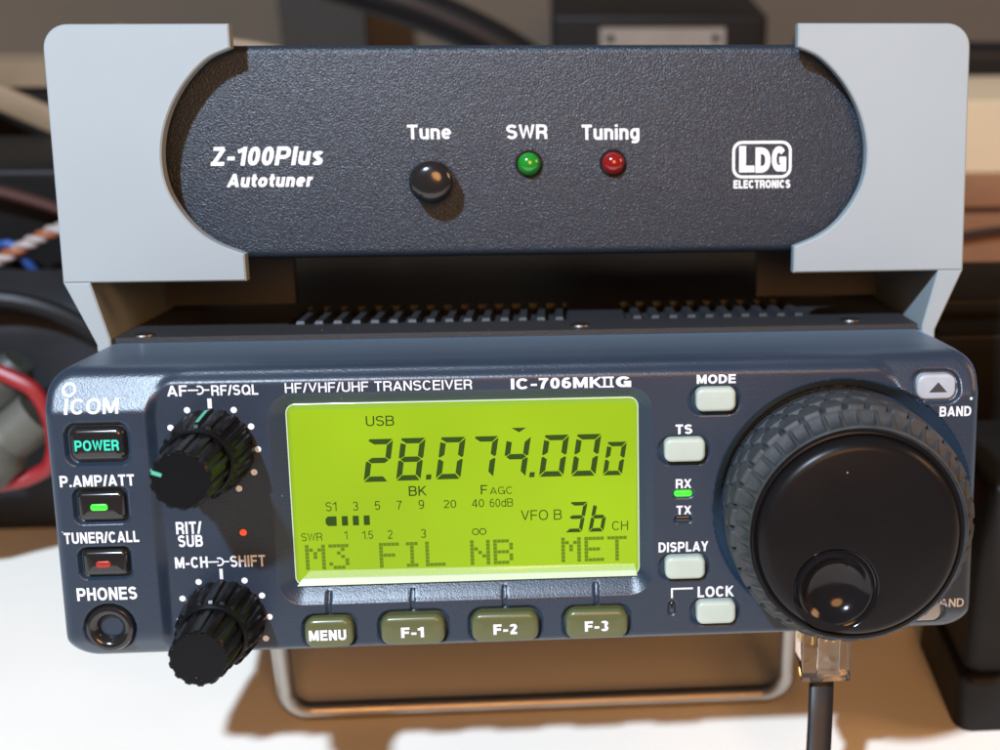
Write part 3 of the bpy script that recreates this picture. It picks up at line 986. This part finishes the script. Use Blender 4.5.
# ------------------------------------------------------------------ printed bracket
bracket = thing("tuner_bracket", "light grey printed bracket holding the black tuner above the radio", "bracket", (0, 28, -60))
PL = [(-83.6, 88.0), (-53.75, 88.05), (-53.75, 83.65)]
arc = [(-53.75, 83.65), (-58.4, 81.45), (-63.0, 76.7), (-66.2, 71.0), (-67.75, 64.9), (-67.5, 59.0), (-65.6, 54.2), (-62.3, 49.8), (-58.6, 47.0), (-53.6, 44.9)]
arc = [(p[0], p[1]) for p in smooth_path([(a[0], a[1], 0) for a in arc], 6)]
corner = [(-87.7 + 4.6 - 4.6 * math.cos(a), 88.0 - 4.6 + 4.6 * math.sin(a)) for a in [math.pi / 2 * i / 8 for i in range(9)]]
outline = corner + [(-53.75, 88.05)] + arc + [(-53.55, 39.7), (-88.0, 39.8)]


def extrude(mb, pts, z0, z1, bev=0.25):
    def inset(d):
        n_ = len(pts)
        out = []
        for i in range(n_):
            p0, p1, p2 = Vector(pts[i - 1]), Vector(pts[i]), Vector(pts[(i + 1) % n_])
            a, b = (p1 - p0), (p2 - p1)
            na = Vector((a.y, -a.x)).normalized() if a.length > 1e-9 else Vector((0, 0))
            nb = Vector((b.y, -b.x)).normalized() if b.length > 1e-9 else na
            m_ = (na + nb)
            m_ = m_ / max(m_.length_squared / 2, 0.5) if m_.length > 1e-6 else na
            out.append(p1 + m_ * d)
        return out
    # orientation: outline runs clockwise -> the left-hand normal (a.y,-a.x) points inward
    ar = sum(pts[i - 1][0] * pts[i][1] - pts[i][0] * pts[i - 1][1] for i in range(len(pts)))
    sgn = 1 if ar < 0 else -1
    ins = inset(bev * sgn)
    l0_ = [(p[0], p[1], z0) for p in pts]
    l1_ = [(p[0], p[1], z1 - bev) for p in pts]
    l2_ = [(p[0], p[1], z1) for p in ins]
    mb.loft([l0_, l1_, l2_])


for s in (1, -1):
    pts = [(p[0] * s, p[1]) for p in outline] if s < 0 else outline
    m = MB()
    extrude(m, pts, -28.0, -25.0, 0.3)
    m.build("plate", M['print'], bracket, 40)
    lg = [(-88.0, 39.79), (-83.0, 39.79), (-80.1, 28.7), (-80.1, 8), (-82.6, 8), (-82.75, 27.7)]
    lg = [(p[0] * s, p[1]) for p in lg] if s < 0 else lg
    m = MB()
    extrude(m, lg, -110, -25.02, 0.3)
    m.build("leg", M['print'], bracket, 40)
    sw = [(-87.9, 39.85), (-84.9, 39.85), (-84.9, 85.6), (-85.6, 85.6), (-87.5, 82.5)]
    sw = [(p[0] * s, p[1]) for p in sw] if s < 0 else sw
    m = MB()
    extrude(m, sw, -110, -28.05, 0.1)
    m.build("side_wall", M['print'], bracket, 40)
m = MB()
m.box(-84.8, 84.8, 41.2, 43.1, -110, -80)
m.build("shelf", M['print'], bracket, 0)
for s in (-1, 1):
    MB().box(min(s * 80, s * 52), max(s * 80, s * 52), 29.6, 40.9, -66, -63.5).build("brace", M['brace'], bracket, 0)

# ------------------------------------------------------------------ antenna tuner
tuner = thing("antenna_tuner", "black wrinkle-finish antenna tuner box with round button and two lamps",
              "antenna tuner", (0, 43, -90))
tc_ = MB()
tc_.rbox(-73.5, 73.5, 43.2, 84.4, -160, -31.0, 2.5, 1.7, 6)
case = tc_.build("case", M['tunercase'], tuner, 40)
ZT = -30.95
for body, x0, x1, y0, y1, wt, sh in (("Z-100Plus", -60.3, -38.6, 61.6, 65.2, .2, .2), ("Autotuner", -57.5, -40.8, 57.4, 60.0, .21, .2),
                                     ("Tune", -22.2, -13.7, 66.4, 69.2, .175, 0), ("SWR", -2.9, 5.1, 66.3, 69.1, .175, 0),
                                     ("Tuning", 11.9, 23.3, 65.35, 69.0, .175, 0), ("ELECTRONICS", 42.2, 53.7, 56.2, 57.85, .22, 0)):
    il = MB()
    put_text(il, body, x0, x1, y0, y1, ZT, wt, sh)
    il.build("lettering", M['ink_tuner'], case, 0, recalc=False)
lgm = MB()
a = rrect(41.9, 53.9, 58.2, 65.6, 2.0, ZT, 8)
b = rrect(42.45, 53.35, 58.75, 65.05, 1.5, ZT, 8)
lgm.loft([a, b], False, False)
put_text(lgm, "L", 43.3, 46.4, 59.4, 64.6, ZT, .25)
put_text(lgm, "D", 46.6, 49.6, 59.3, 64.3, ZT, .25)
put_text(lgm, "G", 49.9, 52.8, 59.5, 64.5, ZT, .25)
lgm.build("emblem", M['ink_tuner'], case, 0, recalc=False)
tbm = MB().lathe(-17.5, 58.3, [(4.3, -31.2), (4.3, -26.8), (4.25, -26.2), (4.0, -25.6), (3.5, -25.1), (2.6, -24.7), (1.4, -24.5), (.3, -24.45)], 56)
tbm.build("tune_button", M['blackgloss'], tuner, 60)
for lx, mk in ((1.4, 'greenlens'), (18.05, 'redlens')):
    rg = MB().lathe(lx, 61.45, [(2.75, -31.3), (2.75, -30.8), (2.6, -30.65), (2.35, -30.8), (2.3, -31.3)], 36, None, False, False)
    r_ = rg.build("lamp", M['hole'], tuner, 40, "round green lamp" if mk == 'greenlens' else "round red lamp")
    MB().lathe(lx, 61.45, [(2.3, -31.2), (2.28, -30.4), (2.1, -29.7), (1.7, -29.1), (1.1, -28.75), (.3, -28.6)], 32).build("lens", M[mk], r_, 60)

# ------------------------------------------------------------------ microphone lead with clear plug
lead = thing("microphone_lead", "flat black lead with a clear plastic plug hanging below the tuning dial", "cable", (57, -78, 10))
pg = MB()
pg.rbox(52.6, 62.2, -38.2, -27.7, -11.5, -4.0, .4, .3, 2)
plug = pg.build("plug", M['clear'], lead, 30)
MB().rbox(55.2, 59.6, -36.2, -27.9, -2.9, -1.9, .3, .3, 2).build("clip", M['clear'], plug, 30)
ct = MB()
for i in range(4):
    ct.box(55.2 + i * 1.2, 55.5 + i * 1.2, -32.5, -29.0, -10.9, -10.6)
ct.build("contacts", M['gold'], plug, 0)
fl = smooth_path([(57.3, -38.3, -7.8), (57.2, -39.5, -7.5), (56.6, -44, -5), (55.6, -52, -1.5), (53.6, -65, 5), (50.5, -76, 12), (47, -81.5, 22), (44, -84.5, 40)], 6)
MB().tube(fl, 1, 20, True, (2.45, 0.75), (1, 0, 0)).build("lead_wire", M['cable'], lead, 40)


# ------------------------------------------------------------------ things around and behind (world frame, mm)
def solid(name, label, cat, m, build, origin, smooth=35):
    mb = MB()
    build(mb)
    o = mb.build(name, m, None, smooth, frame='world', origin=origin)
    o['label'] = label
    o['category'] = cat
    return o


def wbox(mb, x0, x1, y0, y1, z0, z1, r=2.0, bev=1.0):
    """upright box with rounded vertical edges and a rounded top edge"""
    mb.rbox(x0, x1, y0, y1, z0, z1, r, bev, 4)


# right: black equipment with ridged lid, black unit in front
eq = thing("black_equipment", "large matt black equipment case with a ridged lid to the right behind the radio", "equipment", (170, 150, 0), 'world')
mb = MB()
wbox(mb, 97.5, 260, 78, 111, 0, 74.5, 3, 1.0)
eqb = mb.build("body", M['blackbox'], eq)
mb = MB()
wbox(mb, 96.8, 260, 84, 112, 75.8, 81.5, 3, 1.2)
mb.box(99, 258, 82, 110, 74.5, 75.8)
mb.box(99, 258, 79.5, 81.5, 74.5, 77.5)
mb.build("lid", M['blackbox'], eq)
pu = thing("power_supply", "small black box with a rounded foot standing right of the tuning dial", "black box", (150, 60, 0), 'world')
mb = MB()
wbox(mb, 96.8, 175, 25, 58, 12.0, 62.5, 4, 2.5)
mb.build("body", M['blackbox'], pu)
mb = MB()
wbox(mb, 95.3, 176, 22.5, 58.5, 0, 14.5, 4, 2.0)
mb.build("base", M['blackbox'], pu)
MB().tube(smooth_path([(97.5, 58.5, 48), (93, 56, 51.5), (90.5, 52, 53), (92, 44, 56), (95.5, 36, 54)], 5), 1.6, 10).build("wire_end", M['red'], pu, 60)

cb = thing("cream_box", "cream cardboard box on the stack right of the bracket", "box", (190, 280, 60), 'world')
mb = MB()
wbox(mb, 125, 300, 250, 330, 65.5, 92, 1, .6)
mb.build("carton", M['cream'], cb)
ob = thing("brown_box", "orange-brown cardboard box beneath the cream box with its lid seam showing", "box", (190, 270, 0), 'world')
mb = MB()
wbox(mb, 118, 300, 228, 335, 0, 56.5, 1, .6)
mb.build("carton", M['orange'], ob)
mb = MB()
wbox(mb, 119, 299, 229, 334, 56.5, 59.5, 1, .2)
mb.build("seam", M['redbrown'], ob)
mb = MB()
wbox(mb, 117, 301, 227, 336, 59.5, 65.4, 1, .5)
mb.build("lid", M['orange'], ob)
solid("thin_cable", "thin black cable drooping across the brown box", "cable", M['cable'],
      lambda m_: m_.tube(smooth_path([(112, 224, 45), (128, 224.5, 46), (145, 225, 49), (170, 225, 52), (205, 225, 50)], 5), 1.3, 8), (150, 224, 45))
solid("black_ledge", "black cable bundle lying across the cream box", "cable", M['cable'],
      lambda m_: m_.tube(smooth_path([(100, 300, 99), (150, 295, 98.5), (200, 296, 98), (260, 300, 99)], 5), 6.5, 12), (150, 295, 92))

# top: dark box with label plate, dark board, thick cable, thin pale wire
tr = thing("transformer_box", "black box with mounting ears and a grey label plate behind the tuner", "black box", (50, 350, 0), 'world')
mb = MB()
wbox(mb, 5.5, 94, 330, 400, 0, 109, 3, 2)
mb.build("body", M['blackbox'], tr)
lp = MB()
lp.box(25.4, 76.3, 329.0, 329.98, 85, 104)
lpo = lp.build("label_plate", M['labelgrey'], tr, 0)
for x in (29.5, 72.5):
    MB().loft([[(x + 1.6 * math.cos(2 * math.pi * i / 14), yy, 100 + 1.6 * math.sin(2 * math.pi * i / 14)) for i in range(14)] for yy in (328.97, 328.5)]).build("rivet", M['hole'], lpo, 40)
solid("dark_board", "dark upright board leaning against the wall behind the tuner", "board", M['boarddark'],
      lambda m_: wbox(m_, -116, -78, 400, 412, 0, 160, .5, .3), (-97, 406, 0))
solid("thick_cable", "thick black cable curving down behind the tuner", "cable", M['cable'],
      lambda m_: m_.tube(smooth_path([(-130, 315, 140), (-100, 305, 133), (-62, 300, 123), (-35, 300, 113), (-10, 300, 100), (10, 300, 84), (28, 300, 60), (40, 300, 8)], 6), 8.2, 16), (40, 300, 0))
solid("pale_wire", "thin tan wire running down behind the tuner's left end", "wire", M['tan'],
      lambda m_: m_.tube(smooth_path([(-150, 282, 112), (-118, 280, 108.5), (-100, 280, 106), (-86, 280, 102), (-60, 280, 90), (-50, 280, 1)], 5), 1.4, 8), (-50, 280, 0))

# left: boards, black case, charcoal bag, wires, plug
solid("beige_board", "beige board edge at the far left level with the bracket top", "board", M['beige'],
      lambda m_: m_.box(-330, -148, 250, 264, 98.5, 107), (-240, 257, 98))
solid("shelf_support", "black box under the beige board at the far left", "black box", M['blackbox'],
      lambda m_: wbox(m_, -320, -150, 252, 263, 0, 98.4, 2, 1), (-240, 257, 0))
solid("wooden_stick", "beige wooden stick slanting down behind the bracket's left edge", "stick", M['beige'],
      lambda m_: m_.tube([(-205, 221, 121.5), (-175, 221, 104), (-154, 220, 94), (-120, 220, 78)], 1, 16, True, (2.0, 4.2), (0, 1, 0)), (-160, 220, 80))
solid("black_case", "tall black equipment case left of the bracket under the wooden stick", "equipment", M['blackbox'],
      lambda m_: wbox(m_, -310, -112, 178, 219, 0, 90, 4, 2), (-200, 200, 0))
solid("charcoal_case", "rounded charcoal case behind the left end of the radio", "case", M['padded'],
      lambda m_: wbox(m_, -240, -100, 124, 160, 0, 68, 12, 9), (-170, 142, 0))


def twist(mb, path, r0, phase, rw, turns):
    P = smooth_path(path, 14)
    out = []
    for i, p in enumerate(P):
        a = phase + turns * 2 * math.pi * i / len(P)
        out.append((p[0], p[1] + r0 * math.cos(a), p[2] + r0 * math.sin(a)))
    mb.tube(out, rw, 8)


tw = thing("twisted_wires", "twisted orange, white and blue wires crossing at the far left beside the bracket", "wires", (-150, 150, 72), 'world')
path = [(-192, 166, 66), (-172, 166, 64), (-157, 165, 66.5), (-146, 165, 72), (-136, 165, 76), (-117, 165, 77)]
for mk, ph in (('wireorange', 0), ('wirewhite', 2.1), ('wirewhite', 4.2)):
    mb = MB()
    twist(mb, path, 1.1, ph, 1.05, 5)
    mb.build("strand", M[mk], tw, 60, "orange strand" if mk == 'wireorange' else None)
mb = MB()
twist(mb, [(-182, 168, 76), (-167, 168, 72.5), (-158, 167, 72), (-152, 167, 69), (-144, 169, 57)], .8, 0, 1.3, 3)
mb.build("strand", M['wireblue'], tw, 60, "blue strand")

pl = thing("grey_plug", "olive-grey cable plug lying at the left edge beside the radio", "plug", (-140, 70, 40), 'world')
mb = MB()
ps = [(-212, 100, 20), (-172, 98, 24.6), (-147, 95.5, 32.6), (-134.3, 98.9, 41.7), (-126.4, 101.2, 47.4)]
mb.tube(smooth_path(ps, 5), [9.5] * 10 + [8.5] * 5 + [6.5] * 6, 18)
mb.build("shell", M['plugmat'], pl, 40)
mb = MB()
mb.tube(smooth_path([(-172, 104.6, 47.4), (-150, 104.6, 49.7), (-137.7, 105.8, 53), (-131, 107, 60)], 5), [8, 8.5, 9, 9, 8, 9, 10, 9.5, 8, 8, 9, 8, 7, 6, 5, 4], 14)
mb.build("clamp", M['plugdark'], pl, 40)
solid("red_wire", "red wire loop around the grey plug beside the power button", "wire", M['red'],
      lambda m_: m_.tube(smooth_path([(-149, 102.4, 66), (-129.4, 99, 58.2), (-124.2, 98, 53.8), (-122, 97, 46), (-123, 97, 38), (-126.6, 97, 33), (-137, 95.8, 30.2), (-168, 93.6, 28.5)], 6), 2.0, 10), (-112, 70, 48))

solid("black_lead", "black lead looping over the charcoal case at the far left", "cable", M['cable'],
      lambda m_: m_.tube(smooth_path([(-240, 118, 30), (-185, 119, 60), (-150, 119.5, 71), (-128, 120, 69), (-110, 120, 55), (-100, 120, 28), (-96, 120, 3)], 6), 2.6, 10), (-96, 120, 3))
solid("brown_lead", "thin dark red lead hanging in front of the tall black case", "cable", M['redbrown'],
      lambda m_: m_.tube(smooth_path([(-230, 172, 84), (-180, 172, 88), (-150, 171, 84), (-125, 172, 70), (-112, 174, 40), (-108, 175, 4)], 6), 1.8, 8), (-150, 172, 4))
